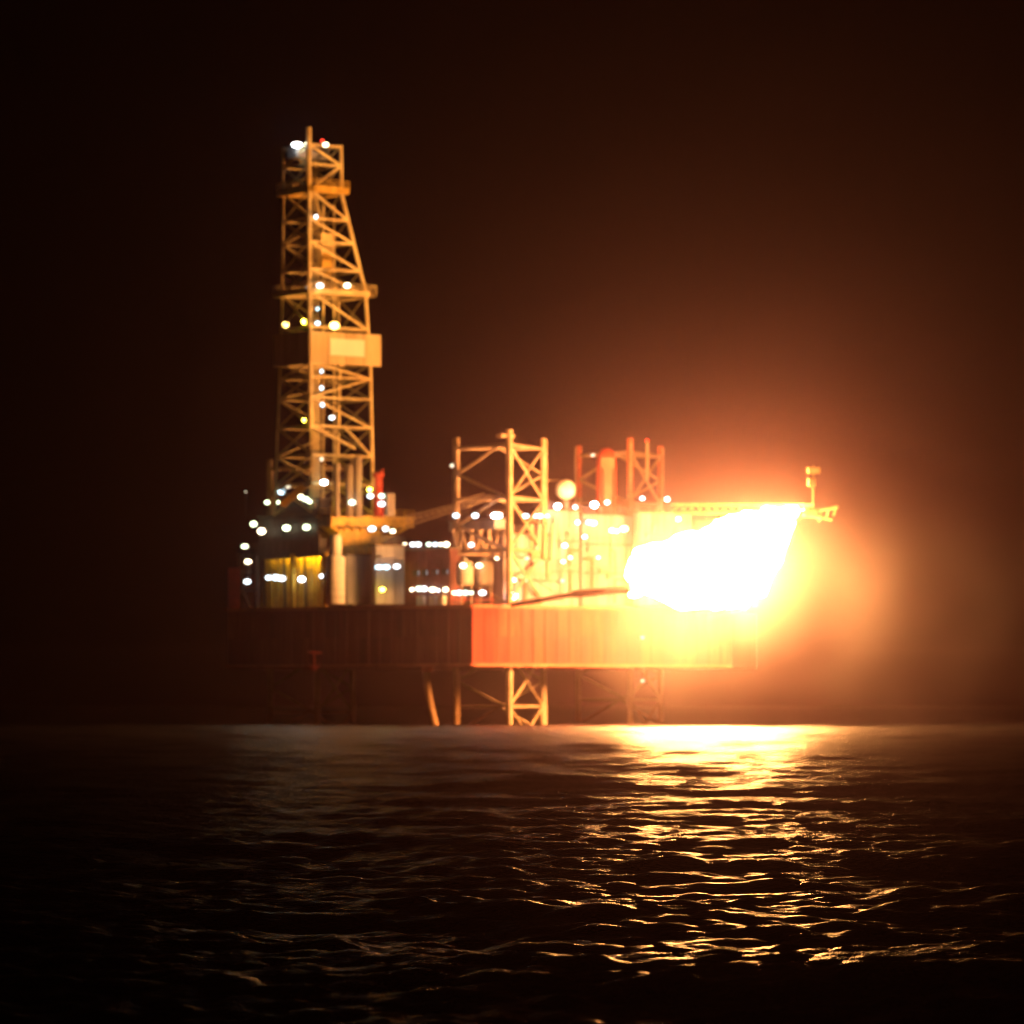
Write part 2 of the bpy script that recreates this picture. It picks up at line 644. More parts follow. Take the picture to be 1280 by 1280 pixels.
d0 = dcorn(640)
der = empty('drilling_derrick', d0[0], 'tall orange-lit lattice drilling derrick with floodlights and a lit sign board', 'derrick')
levels = [180, 204, 236, 272, 301, 335, 364, 408, 452, 470, 496, 532, 568, 604, 640]
for i in range(4):
    for y0, y1 in ((178, 240), (240, 360), (360, 455), (455, 642)):
        a, b = dcorn(y0)[i], dcorn(y1)[i]
        if i == 0 and y0 == 455:
            b = dcorn(535)[0]            # this chord stops over the pipe door
        if i == 3:
            flat('chord', a, b, 0.55, DR, M['derrick'], der, 0.14)
        else:
            tube('chord', a, b, 0.40 if i == 0 else 0.34, M['derrick'], der, 10)
for j, (y0, y1) in enumerate(zip(levels, levels[1:])):
    A, B = dcorn(y0), dcorn(y1)
    for i in range(4):
        n = (i + 1) % 4
        if i == 0:
            tube('girt', A[i], A[n], 0.24, M['derrick'], der)
        else:
            flat('girt', A[i], A[n], 0.2 if i == 2 else 0.36, DL if i == 2 else DR, M['derrick'], der, 0.06)
        if y0 == 408:
            continue
        if i == 0:
            if y1 <= 532:
                if j % 2 == 0 or j in (3, 5):
                    tube('diagonal_brace', A[0], B[1], 0.23, M['derrick'], der)
                else:
                    tube('diagonal_brace', A[1], B[0], 0.23, M['derrick'], der)
            elif y0 == 532:
                tube('door_brace', A[0], A[0].lerp(B[1], 0.72) , 0.3, M['derrick'], der)
                tube('diagonal_brace', A[0].lerp(A[1], 0.55), B[1], 0.24, M['derrick'], der)
            else:
                mid0, mid1 = A[0].lerp(A[1], 0.70), B[0].lerp(B[1], 0.70)
                tube('door_post', mid0, mid1, 0.27, M['derrick'], der)
        else:
            if i == 2:
                flat('diagonal_brace', A[i] if j % 2 else A[n], B[n] if j % 2 else B[i], 0.17, DL, M['derrick'], der, 0.08)
            else:
                flat('diagonal_brace', A[i], B[n], 0.30, DR, M['derrick'], der, 0.05)
                flat('diagonal_brace', A[n], B[i], 0.30, DR, M['derrick'], der, 0.05)
# crown pole and crown house
mp = dcorn(178)
tube('crown_pole', mp[0] - Vector((0, 0, 7)), P(386, 159, DY), 0.46, M['derrick'], der, 10)
cm = (mp[0] + mp[2]) / 2
box('crown_block', (cm.x - 0.6, cm.y, zat(187, DY)), (6.6, 3.0, 2.0), M['grey'], der, AR)
for s in (-1, 0, 1):
    q = cm + DR * (1.4 * s)
    lathe('sheave', [(0.2, -.12), (0.9, -.12), (0.75, 0), (0.9, .12), (.2, .12)], (q.x, q.y, zat(177, DY)), M['dark'], der, 16)


def ring_platform(py, grow, thick, mt, py2=None, rails=True):
    c = dcorn(py)
    g = [c[0] - DR * grow * .35 - DL * grow * .35, c[1] + DR * grow - DL * grow * .35, c[2] + DR * grow + DL * grow, c[3] - DR * grow * .35 + DL * grow]
    sides = []
    for i in range(4):
        a, b = g[i], g[(i + 1) % 4]
        d = (b - a)
        inn = Vector((-d.y, d.x, 0)).normalized()
        w = 1.3
        m = (a + b) / 2 + inn * w / 2
        box('platform', (m.x, m.y, c[0].z), (d.length, w, thick), mt, der, math.atan2(d.y, d.x))
        if rails:
            for h in (0.5, 1.0):
                tube('handrail', a + Vector((0, 0, h + thick / 2)), b + Vector((0, 0, h + thick / 2)), 0.06, mt, der, 6)
            nn = max(2, int(d.length / 2))
            for q in range(nn):
                p = a.lerp(b, q / nn)
                tube('rail_post', p, p + Vector((0, 0, 1.0 + thick / 2)), 0.06, mt, der, 6)


ring_platform(235, 1.3, 1.2, M['gold'])
ring_platform(363, 1.8, 0.9, M['derrick'])
# wind wall round the racking board, with its plain bright sign
w0, w1 = dcorn(414), dcorn(454)
g0 = 0.55
wallz = (w0[0].z + w1[0].z) / 2
wh = w0[0].z - w1[0].z
k27 = S * (D + DY) / D
WR = 87 * k27 / DR.x
WL = 48 * k27 / -DL.x
mo = w1[0] - DR * 0.5 - DL * 0.6
np_ = 4
for i in range(np_):
    c = mo + DR * (WR * (i + .5) / np_)
    box('wind_wall_panel', (c.x, c.y, wallz), (WR / np_ - 0.09, 0.16, wh), M['wind_wall'], der, AR)
    c = mo + DL * (WL * (i + .5) / np_ + 0.1)
    box('wind_wall_panel', (c.x, c.y, wallz), (WL / np_ - 0.09, 0.16, wh), M['wind_wall'], der, AR + math.pi / 2)
    c = mo + DL * WL + DR * (WR * (i + .5) / np_)
    box('wind_wall_panel', (c.x, c.y, wallz), (WR / np_ - 0.09, 0.16, wh), M['wind_wall'], der, AR)
k = k27
sc_ = mo + DR * ((431 - 386) * k / DR.x) - DL * 0.16
box('sign_board', (sc_.x, sc_.y, zat(432.5, DY)), (42 * k / DR.x, 0.12, 21 * k), M['sign'], der, AR)
# pipe stand, guide rails and travelling block inside
cc = [(dcorn(500)[0] + dcorn(500)[2]) / 2]
c5 = cc[0]
for s in (-1, 1):
    q = c5 + DR * (1.1 * s) - DL * 1.2
    tube('guide_rail', (q.x, q.y, zat(640, DY)), (q.x * .0 + q.x, q.y, zat(250, DY)), 0.22, M['derrick'], der)
box('travelling_block', (c5.x, c5.y - 1, zat(302, DY)), (2.4, 1.6, 4.2), M['derrick'], der, AR)
box('top_drive', (c5.x, c5.y - 1, zat(325, DY)), (2.0, 1.6, 3.6), M['gold'], der, AR)
tube('drill_line', (c5.x, c5.y - 1, zat(296, DY)), (c5.x, c5.y - 1, zat(190, DY)), 0.1, M['dark'], der)
for i in range(12):
    q = c5 - DR * (4.2 - 0.32 * (i % 6)) - DL * (2.5 - 0.5 * (i // 6))
    tube('drill_pipe', (q.x, q.y, zat(640, DY)), (q.x, q.y, zat(440, DY)), 0.11, M['derrick'], der, 6)
# ladder with its lamps
lad = dcorn(500)[0] + DR * 1.6 + DL * 0.8
for s in (-.3, .3):
    tube('ladder_rail', (lad.x + s, lad.y, zat(636, DY)), (lad.x + s, lad.y, zat(245, DY)), 0.09, M['derrick'], der, 6)
FY = DY - 1.0
for px, py, kd, r, wd in ((371, 181, 'bright', .55, 1.9), (384, 180, 'white', .42, 1.1), (407, 181, 'warm', .42, 1.2), (395, 271, 'white', .42, .8),
                          (400, 357, 'white', .62, 1.2), (434, 357, 'warm', .52, 1.2), (383, 361, 'cool', .36, 1), (397, 386, 'cool', .46, .7),
                          (397, 404, 'white', .42, 1), (418, 407, 'amber', .85, 1), (380, 402, 'yel', .5, .9),
                          (402, 464, 'cool', .5, .7), (402, 485, 'cool', .46, .7), (403, 506, 'cool', .5, .7), (415, 522, 'white', .55, 1.1),
                          (402, 574, 'dim', .4, .8), (405, 603, 'bright', .58, 1.25), (380, 525, 'yel', .36, .7)):
    lamp(der, px, py, FY if px > 386 else DY + 1.5, kd, r, wd)
lamp(der, 357, 406, DY + 9, 'amber', .75, .9)
lamp(der, 403, 176, DY, 'red', .36)
tube('beacon_post', P(403, 184, DY), P(403, 176, DY), 0.08, M['dark'], der, 6)

# ---------------------------------------------------------------- drill floor and what stands on it
t, m0, wr, wl, z0, z1 = module('drill_floor', 'yellow drill floor deck slab at the foot of the derrick', 'platform', 398, 414, 516, 646, 657, 21, M['gold'], 3.0,
                               roof=M['gold'], rmat=M['gold'])
for i in range(9):                                   # brackets flaring under the slab
    a = on_face(m0, RD, LD, wr * (i + .3) / 9, z0, -0.1)
    b = on_face(m0, RD, LD, wr * (0.25 + 0.5 * (i + .3) / 9), zat(674, 21), -3.0)
    tube('bracket', a, b, 0.22, M['gold'], t)
    if i < 4:
        a = on_face(m0, LD, RD, wl * (i + .3) / 4, z0, -0.1)
        b = on_face(m0, LD, RD, wl * (0.2 + 0.5 * i / 4), zat(672, 21), -3.0)
        tube('bracket', a, b, 0.22, M['gold'], t)
for px, py, kd, r in ((440, 628, 'white', .52), (463, 620, 'white', .5), (477, 620, 'white', .5), (477, 630, 'white', .52),
                      (465, 661, 'white', .52), (482, 661, 'white', .5), (491, 664, 'warm', .5), (462, 612, 'yel', .5)):
    lamp(t, px, py, 19, kd, r, 1.15)
sp_ = empty('standpipe', P(421, 640, 20), 'upright pale pipe stand on the drill floor beside the derrick base', 'pipe')
tube('pipe_body', P(421, 646, 20), P(421, 582, 20), 0.50, M['cream'], sp_, 12)
lathe('flange', [(0.7, 0), (0.7, 0.4), (0.4, 0.6)], P(421, 584, 20), M['cream'], sp_)
sp2 = empty('mud_tank', P(445, 640, 20.5), 'pair of tall pale mud cylinders joined by a bar on the drill floor', 'tank')
for px, tp in ((437, 584), (447, 574)):
    lathe('cylinder', [(0.75, 0), (0.75, zat(tp, 20.5) - zat(646, 20.5)), (0.5, zat(tp, 20.5) - zat(646, 20.5) + 0.5)], P(px, 646, 20.5), M['cream'], sp2, 16)
tube('link_bar', P(437, 600, 20.5), P(447, 600, 20.5), 0.2, M['cream'], sp2)
dg = empty('deck_crane_post', P(473, 645, 22), 'short red post with a stepped head on the drill floor end', 'post')
lathe('post_body', [(0.9, 0), (0.9, 3.4), (0.7, 3.5), (0.7, 6.6), (1.0, 6.7), (1.0, 7.4), (0.4, 7.6)], P(473, 646, 22), M['red'], dg)
box('cabin', P(487, 631, 22), (1.4, 1.2, 3.8), M['cream'], dg, ROT)
tube('arm', P(473, 592, 22), P(480, 586, 22), 0.2, M['red'], dg)

t, m0, wr, wl, z0, z1 = module('derrick_substructure', 'brown yellow stepped steel base carrying the drill floor', 'base', 414, 424, 474, 660, 696, 23, M['gold'], 2.0, rail=False)
for f in (0.25, 0.5, 0.75):
    z = z0 + (z1 - z0) * f
    c = on_face(m0, RD, LD, wr / 2, z, 0.1)
    box('ledge', c, (wr + .3, 0.5, 0.25), M['gold'], t, ROT)

sl = empty('white_silo', P(421, 752, 19), 'pale round silo with a narrow neck under the drill floor', 'silo')
hz = zat(695, 19) - zat(755, 19)
lathe('drum', [(1.55, 0), (1.55, hz - .3), (1.35, hz)], P(420, 755, 19), M['white'], sl, 28)
lathe('neck', [(0.95, 0), (0.95, zat(672, 19) - zat(696, 19)), (0.7, zat(668, 19) - zat(696, 19))], P(420, 696, 19), M['white'], sl)
for i in range(6):
    lathe('hoop', [(1.57, 0), (1.62, .04), (1.62, .16), (1.57, .2)], P(420, 752 - i * 9, 19), M['white'], sl, 28)
for i in range(3):
    pass
t, m0, wr, wl, z0, z1 = module('pipe_curtain_house', 'grey ribbed shed between the pale silo and the lamp-lit workshop', 'shed', 428, 434, 468, 694, 755, 20, M['grey'], 1.0)
t, m0, wr, wl, z0, z1 = module('grey_workshop', 'grey workshop with a pair of cold lamps over its front', 'workshop', 464, 470, 505, 682, 755, 18, M['grey'], 1.8)
for px, py, kd, r, wd in ((474, 709, 'cool', .5, 1.6), (483, 709, 'cool', .5, 1.4), (496, 708, 'white', .5, 1.3), (478, 737, 'yel', .45, 1.1)):
    lamp(t, px, py, 16.6, kd, r, wd)
box('awning', P(486, 696, 16.5), (4.6, 2.4, 0.3), M['grey'], t, ROT)

# ---------------------------------------------------------------- dark cantilever end
ct = empty('cantilever_bay', P(404, 752, 21), 'dark cantilever frame with an open bay lit yellow by lamps inside', 'frame')
YB = 30
for y0, y1 in ((673, 695),):
    m0, wr, wl = corners(304, 400, 408, 23)
    mid = m0 + RD * wr / 2 + LD * wl / 2
    za, zb = zat(y1, 23), zat(y0, 23)
    box('box_girder', (mid.x, mid.y, (za + zb) / 2), (wr, wl, zb - za), M['dark'], ct, ROT)
    n = 10
    for i in range(n):
        c = m0 + LD * (wl * (i + .5) / n) - RD * 0.06
        box('web_plate', (c.x, c.y, (za + zb) / 2), (wl / n - .14, .2, zb - za - .3), M['dark'], ct, ROT + math.pi / 2)
zb0, zb1 = zat(757, 25), zat(695, 25)
for px in (300, 322, 366, 407):
    f = (px - 400) * -1
    Yp = 23 + f * S / 0.545 * 0.84
    tube('column', (xat(px, Yp), Yp + .4, HZ1), (xat(px, Yp), Yp + .4, zb1 + .5), 0.5, M['dark'] if px < 330 else M['yellow'], ct, 10)
nb = 9                                                 # yellow back wall of ribbed panels
for i in range(nb):
    px = 326 + (404 - 326) * (i + .5) / nb
    Yp = 25.5 + (400 - px) * S / 0.545 * 0.84
    w = (404 - 326) / nb * S / 0.545
    box('bay_wall_panel', (xat(px, Yp), Yp + 3, (HZ1 + zb1) / 2), (w - .15, .2, zb1 - HZ1), M['yellow'], ct, ROT + math.pi / 2)
    tube('bay_pipe', (xat(px, Yp), Yp + 1.6, HZ1), (xat(px + 2.0 * (i % 3 - 1), Yp), Yp + 1.6, zb1), 0.22, M['yellow'] if i % 3 else M['dark'], ct)
for px, kd, r, wd, py in ((336, 'white', .62, 1.2, 722), (345, 'white', .6, 1.2, 722), (352, 'white', .6, 1.2, 723), (377, 'bright', .62, 1.1, 724), (402, 'white', .48, 1.1, 720),
                          (333, 'sodium', .6, 1, 690), (345, 'sodium', .6, 1, 690), (358, 'sodium', .6, 1, 690), (377, 'sodium', .6, 1, 690), (395, 'sodium', .6, 1, 690)):
    Yp = 23 + (400 - px) * S / 0.545 * 0.84
    lamp(ct, px, py, Yp + (1.0 if py > 710 else 3.4), kd, r, wd)
for px, py, kd in ((306, 683, 'green'), (310, 702, 'white'), (309, 727, 'white')):
    lamp(ct, px, py, 36, kd, .55, 1.25)
for i, py in enumerate((690, 712, 735)):
    box('stair_landing', P(308, py + 3, 40), (2.6, 3.0, 0.25), M['dark'], ct, ROT)
    tube('stair_flight', P(303 + 10 * (i % 2), py + 3, 39), P(313 - 10 * (i % 2), py + 24, 39), 0.3, M['dark'], ct)

t, m0, wr, wl, z0, z1 = module('pump_house', 'dark pump house with four big lamps on top of the cantilever frame', 'house', 316, 398, 410, 642, 673, 25, M['dark'], 3.0, rmat=M['dark'])
for px, py, kd in ((317, 655, 'green'), (327, 664, 'white'), (358, 660, 'green'), (383, 659, 'green')):
    Yp = 25 + (398 - px) * S / 0.545 * 0.84
    lamp(t, px, py, Yp - 1.3, kd, .66, 1.1)
t, m0, wr, wl, z0, z1 = module('winch_house', 'small dark winch house with a sloping yellow boom at the derrick foot', 'house', 340, 400, 412, 624, 641, 28, M['dark'], 3.0, rmat=M['dark'])
tube('sloping_boom', P(350, 631, 26), P(378, 607, 26), 0.35, M['yellow'], t)
tube('sloping_boom', P(354, 633, 26), P(382, 609, 26), 0.35, M['yellow'], t)
for px, py, kd, r in ((352, 615, 'white', .5), (360, 608, 'dim', .4), (334, 628, 'green', .42), (348, 628, 'green', .36), (376, 621, 'warm', .5), (382, 624, 'green', .5), (387, 627, 'green', .4), (307, 615, 'dim', .22)):
    Yp = 28 + max(0, (400 - px)) * S / 0.545 * 0.84
    lamp(t, px, py, Yp - 1.5, kd, r, 1.1)
tube('lamp_mast', P(307, 645, 45), P(307, 615, 45), 0.08, M['dark'], t, 6)
cb = empty('cargo_container', P(292, 756, 34), 'dull red ribbed cargo container at the far dark end of the deck', 'container')
c = P(292.5, 733, 36)
box('container_body', (c.x, c.y, (HZ1 + zat(710, 36)) / 2), (1.9, 4.0, zat(710, 36) - HZ1), M['red'], cb, 0.1)
for i in range(5):
    box('rib', (c.x - .8 + .4 * i, c.y - 2.02, (HZ1 + zat(710, 36)) / 2), (0.12, .1, zat(710, 36) - HZ1 - .3), M['red'], cb, 0.1)

# ---------------------------------------------------------------- quarters, tanks, deck houses
t, m0, wr, wl, z0, z1 = module('living_quarters', 'maroon living quarters with small lit windows and two rows of lamps', 'building', 502, 562, 576, 686, 757, 14, M['maroon'], 2.6, rmat=M['maroon'])
for px in (519, 530, 544, 557):
    u = (562 - px) * S * 1.01 / 0.545
    c = on_face(m0, LD, RD, u, zat(713.5, 10), 0.14)
    w = box('window', c, (1.9, .12, 1.0), M['dark'], t, ROT + math.pi / 2)
    c2 = on_face(m0, LD, RD, u, zat(713.5, 10), 0.23)
    box('pane', c2, (1.5, .06, .72), L['pane'], w, ROT + math.pi / 2)
for px, kd, r, wd in ((506, 'warm', .4, 1), (516, 'white', .46, 1.2), (523, 'white', .46, 1.1), (536, 'white', .46, 1.2), (544, 'white', .46, 1.2), (551, 'white', .4, 1), (558, 'white', .48, 1.1)):
    lamp(t, px, 680.5, 14 + (562 - px) * S / .545 * .84 - 1.2, kd, r, wd)
for px, py, r, wd in ((515, 737, .36, 1), (524, 736, .52, 1.3), (530, 736, .5, 1.2), (541, 737, .5, 1.3), (548, 738, .4, 1), (557, 737, .52, 1.2)):
    lamp(t, px, py, 14 + (562 - px) * S / .545 * .84 - 1.2, 'white', r, wd)
for px in (529, 545, 556):                            # pale lockers under the lamps
    u = (562 - px) * S / .545
    c = on_face(m0, LD, RD, u, (HZ1 + zat(744, 9)) / 2, 0.6)
    box('locker', c, (1.8, 0.8, zat(742, 9) - HZ1), M['white'], t, ROT + math.pi / 2)

for i, (cx, lb) in enumerate(((581, 'round-ended pale tank lit bright beside the living quarters'), (605, 'round-ended pale tank lit bright, nearest the hull corner'))):
    Yt = 8 + i
    tk = empty('storage_tank', P(cx, 734, Yt), lb, 'tank', 'pale tanks at the hull corner')
    h = zat(700, Yt) - zat(733, Yt)
    R_ = 1.45
    lathe('tank_shell', [(0.5, 0), (R_ * .9, .3), (R_, .9), (R_, h - .9), (R_ * .86, h - .3), (0.4, h)], P(cx, 733, Yt), M['cream'], tk, 28)
    for q in range(3):
        a = 2.1 * q
        b0 = P(cx, 733, Yt) + Vector((math.cos(a), math.sin(a), 0)) * 1.1
        tube('leg', (b0.x, b0.y, HZ1), (b0.x, b0.y, b0.z + .7), .14, M['cream'], tk, 6)
    lathe('hoop', [(R_ + .01, 0), (R_ + .06, .03), (R_ + .06, .2), (R_ + .01, .23)], P(cx, 717, Yt), M['cream'], tk, 28)
    lathe('hatch', [(0.4, 0), (0.4, .3), (.1, .4)], P(cx, 700, Yt), M['grey'], tk)
    lamp(tk, (579, 599)[i], (707, 707)[i], 5.6 + i, 'warm', .5, 1.2)
dl = empty('deck_edge_lamp_rail', P(588, 752, 3), 'short rail of lamps along the deck edge under the tanks', 'rail')
tube('rail_bar', P(562, 749, 4), P(618, 750, 2.5), .1, M['leg_red'], dl)
for px in (565, 580, 596, 615):
    tube('rail_post', P(px, 757, 3), P(px, 741, 3), .09, M['leg_red'], dl, 6)
for px, r in ((568, .42), (574, .46), (582, .46), (589, .44), (603, .5)):
    lamp(dl, px, 741, 2.6, 'white', r, 1.2)
    
t, m0, wr, wl, z0, z1 = module('lamp_platform', 'raised steel platform with three lamps, carried on V braces over the tanks', 'platform', 560, 618, 636, 649, 661, 13, M['grey'], 3.0, rmat=M['leg'])
for px, r in ((570, .52), (594, .52), (618, .66), (623, .6)):
    lamp(t, px, 644.5, 10, 'bright' if r > .53 else 'white', r, 1.15)
for i in range(5):
    a = P(566 + 14 * i, 661, 15)
    for s in (-7, 7):
        tube('v_brace', P(573 + 11 * i + s, 662, 15), P(573 + 11 * i, 692, 15), .25, M['leg'], t)
box('lower_beam', P(596, 693, 15), (8.2, .5, .5), M['leg'], t)
lamp(t, 589, 681, 12, 'white', .48, 1.2)

t, m0, wr, wl, z0, z1 = module('jack_house', 'broad cream jacking house at the foot of the nearer leg', 'house', 618, 630, 690, 668, 757, 14, M['house'], 2.2)
dress(t, m0, wr, z0, z1, 5)
for px, py, kd, r in ((657, 645, 'white', .55), (669, 645, 'white', .48), (675, 645, 'white', .46), (684, 645, 'warm', .36), (621, 698, 'warm', .3),
                      (642, 725, 'white', .5), (641, 745, 'bright', .64), (659, 698, 'dim', .4), (659, 725, 'dim', .3)):
    lamp(t, px, py, 14 + (px - 630) * .09 - 2.0 if py > 660 else 16, kd, r, 1.2)
for i, px in enumerate((664, 672, 681, 690)):
    tube('vent_pipe', P(px, 700, 17), P(px + 2 * (i % 2), 655, 17), .45, M['cream'] if i % 2 else M['leg'], t, 10)
t, m0, wr, wl, z0, z1 = module('control_house', 'tall cream control house under the white radome', 'house', 668, 673, 724, 638, 757, 22, M['house'], 2.2)
dress(t, m0, wr, z0, z1, 6)
for px, py, kd, r in ((697, 633, 'bright', .56), (719, 634, 'white', .52), (706, 682, 'white', .46), (704, 702, 'warm', .38), (713, 697, 'warm', .34), (703, 726, 'dim', .4)):
    lamp(t, px, py, 22 + (px - 673) * .085 - 2, kd, r)
c = P(694, 651, 23.2)
box('hatch', c, (1.0, .3, 1.0), M['grey'], t, ROT)
rd = empty('radome', P(707, 637, 27), 'round white radome on a short post on the control house roof', 'radome')
ball('dome', P(707, 612, 27), 1.75, M['white'], rd)
lathe('post', [(0.5, 0), (0.4, 1.2), (0.8, 1.5)], P(707, 638, 27), M['grey'], rd)
tube('yard_arm', P(676, 601, 28), P(700, 600, 28), .1, M['leg'], rd, 6)

t, m0, wr, wl, z0, z1 = module('engine_house', 'long cream engine house with paired lamps at the foot of the red king post', 'house', 720, 728, 800, 644, 757, 28, M['house'], 2.6)
dress(t, m0, wr, z0, z1, 7)
for px, py, kd, r in ((743, 631, 'bright', .6), (759, 628, 'white', .5), (722, 653, 'white', .5), (736, 653, 'white', .5), (742, 654, 'white', .5), (731, 671, 'white', .46), (748, 697, 'warm', .36),
                      (765, 663, 'white', .52), (771, 664, 'white', .48), (780, 661, 'white', .6), (795, 671, 'warm', .46)):
    lamp(t, px, py, 28 + (px - 728) * .085 - 2.4, kd, r, 1.1)
kp = empty('crane_king_post', P(758, 640, 34), 'red round-topped crane king post with a recessed panel', 'crane')
k = S * (D + 34) / D
b0 = P(758, 644, 34)
hh = zat(560, 34) - zat(644, 34)
lathe('post', [(1.75, 0), (1.75, hh - 3.0), (1.55, hh - 1.2), (1.0, hh - .3), (.3, hh)], b0, M['red'], kp, 28)
box('panel', (b0.x + .2, b0.y - 1.68, b0.z + hh * .45), (1.3, .25, hh * .5), M['leg_red'], kp, .1)
box('cab', (b0.x + .1, b0.y - 1.5, b0.z + hh - 2.6), (2.2, 1.0, 1.8), M['leg_red'], kp, .1)

t, m0, wr, wl, z0, z1 = module('burner_house', 'ochre house with one lamp at the root of the burner boom', 'house', 792, 799, 866, 641, 757, 27, M['house'], 2.6)
dress(t, m0, wr, z0, z1, 8)
for px, py, kd, r in ((803, 623, 'white', .54), (834, 624, 'white', .5), (848, 649, 'white', .46)):
    lamp(t, px, py, 27 + (px - 799) * .085 - 2.5, kd, r)
t, m0, wr, wl, z0, z1 = module('store_house', 'low cream store house on the deck behind the flame', 'house', 860, 868, 950, 668, 757, 33, M['house'], 2.6)
dress(t, m0, wr, z0, z1, 9)

# crane boom resting from the drill floor to the nearer leg
bo = empty('crane_boom', P(507, 652, 18), 'long slender lattice crane boom lying from the drill floor towards the nearer leg', 'crane')
a0, a1 = P(507, 652, 18), P(614, 621, 10)
ends = [(Vector((0, 0.5, 0.9)), Vector((0, .3, .3))), (Vector((0, .5, -0.9)), Vector((0, .3, -.3))), (Vector((0, -.7, 0)), Vector((0, -.4, 0)))]
for u, v in ends:
    tube('boom_chord', a0 + u, a1 + v, .09, M['leg'], bo, 6)
for i in range(14):
    f0, f1 = i / 14, (i + 1) / 14
    for j in range(3):
        u, v = ends[j], ends[(j + 1) % 3]
        tube('boom_lacing', a0.lerp(a1, f0) + u[0].lerp(u[1], f0), a0.lerp(a1, f1) + v[0].lerp(v[1], f1), .045, M['leg'], bo, 6)
tube('jib', P(584, 634, 9), P(612, 622, 9), .14, M['leg'], bo)
tube('strut', P(572, 628, 9), P(606, 616, 9), .11, M['leg'], bo)

# dark pipe boom slanting out over the lit side of the hull
sb = empty('slanting_pipe_boom', P(642, 755, 1), 'dark pipe boom slanting out over the lit hull towards the flame', 'boom')
tube('boom_pipe', P(640, 756, 1), P(722, 742, -10), .42, M['pipe'], sb, 12)
tube('boom_pipe', P(718, 742.5, -9.8), P(790, 736, -19), .62, M['pipe'], sb, 12)
for f in (660, 690, 720, 750, 775):
    g = (f - 640) / 148
    lathe('flange', [(.62, -.1), (.8, -.1), (.8, .1), (.62, .1)], P(f, 755 - 19 * g, 1 - 20 * g), M['pipe'], sb, 14)
tube('stay', P(700, 745.5, -7), P(668, 724, 5), .07, M['pipe'], sb, 6)

# ---------------------------------------------------------------- burner boom, burner and flame
bb = empty('burner_boom', P(850, 640, 30), 'horizontal lattice burner boom reaching out beyond the flame', 'boom')
a0, a1 = P(845, 636, 32), P(1012, 637, -12)
dirb = (a1 - a0).normalized()
side = Vector((dirb.y, -dirb.x, 0))
offs = [side * .8 + Vector((0, 0, .75)), side * -.8 + Vector((0, 0, .75)), side * .8 - Vector((0, 0, .75)), side * -.8 - Vector((0, 0, .75))]
for u in offs:
    tube('boom_chord', a0 + u, a1 + u, .15, M['derrick'], bb, 6)
nseg = 16
for i in range(nseg):
    p, q = a0.lerp(a1, i / nseg), a0.lerp(a1, (i + 1) / nseg)
    for u, v in ((0, 1), (2, 3), (0, 2), (1, 3)):
        uu, vv = (u, v) if i % 2 else (v, u)
        tube('boom_lacing', p + offs[uu], q + offs[vv], .08, M['derrick'], bb, 6)
bh = empty('gas_burner', P(1010, 640, -13), 'ragged burner head with nozzles and a small mast at the boom tip', 'burner')
box('nozzle_block', P(1012, 641, -13), (2.2, 1.6, 1.2), M['derrick'], bh, .3)
for i in range(3):
    tube('nozzle', P(1006 - 3 * i, 640 + 3 * i, -13.5), P(998 - 3 * i, 643 + 4 * i, -14.4), .28, M['derrick'], bh)
tube('spray_pipe', P(1014, 640, -13), P(1047, 634, -13), .22, M['derrick'], bh)
tube('spray_pipe', P(1014, 645, -13), P(1040, 650, -13), .16, M['derrick'], bh)
for px in (1027, 1036, 1045):
    tube('spray_arm', P(px, 634 + (1047 - px) * .12, -13), P(px - 3, 652 - (px - 1027) * .4, -13), .13, M['derrick'], bh, 6)
tube('mast', P(1016, 640, -13), P(1017, 582, -13), .07, M['derrick'], bh, 6)
box('mast_plate', P(1017, 588, -13), (2.0, .5, .9), M['derrick'], bh, .3)
box('mast_plate', P(1014, 603, -13), (1.2, .5, 1.1), M['derrick'], bh, .5)


def flame_mesh(ctrl, seed, nr=70, ns=44, rough=.38):
    pts = [P(x, y, Y) for x, y, Y, r in ctrl]
    rad = [r * S for x, y, Y, r in ctrl]
    bm = bmesh.new()
    rings = []
    n = len(pts) - 1
    for i in range(nr + 1):
        f = i / nr * n
        j = min(int(f), n - 1)
        f -= j

        def cr(a):
            p0, p1, p2, p3 = a[max(j - 1, 0)], a[j], a[j + 1], a[min(j + 2, n)]
            return .5 * (2 * p1 + (p2 - p0) * f + (2 * p0 - 5 * p1 + 4 * p2 - p3) * f * f + (3 * p1 - p0 - 3 * p2 + p3) * f ** 3)
        c, r = cr(pts), max(cr(rad), .05)
        t = Vector((-.86, -.05, -.5)).normalized()
        u = t.cross(Vector((0, 1, 0))).normalized()
        v = t.cross(u)
        ring = []
        for s in range(ns):
            a = 2 * math.pi * s / ns
            d = u * math.cos(a) + v * math.sin(a) * .85
            p = c + d * r
            q = p * .28 + Vector((seed, 0, 0))
            w = noise.fractal(q, 1.0, 2.1, 4) * rough * r + noise.noise(p * .11 + Vector((0, seed, 0))) * .22 * r
            ring.append(bm.verts.new(p + d * w + t * w * .5))
        rings.append(ring)
    for a, b in zip(rings, rings[1:]):
        for s in range(ns):
            bm.faces.new((a[s], a[(s + 1) % ns], b[(s + 1) % ns], b[s]))
    bm.faces.new(rings[0])
    bm.faces.new(rings[-1])
    return mesh_of(bm, 'flame', True)


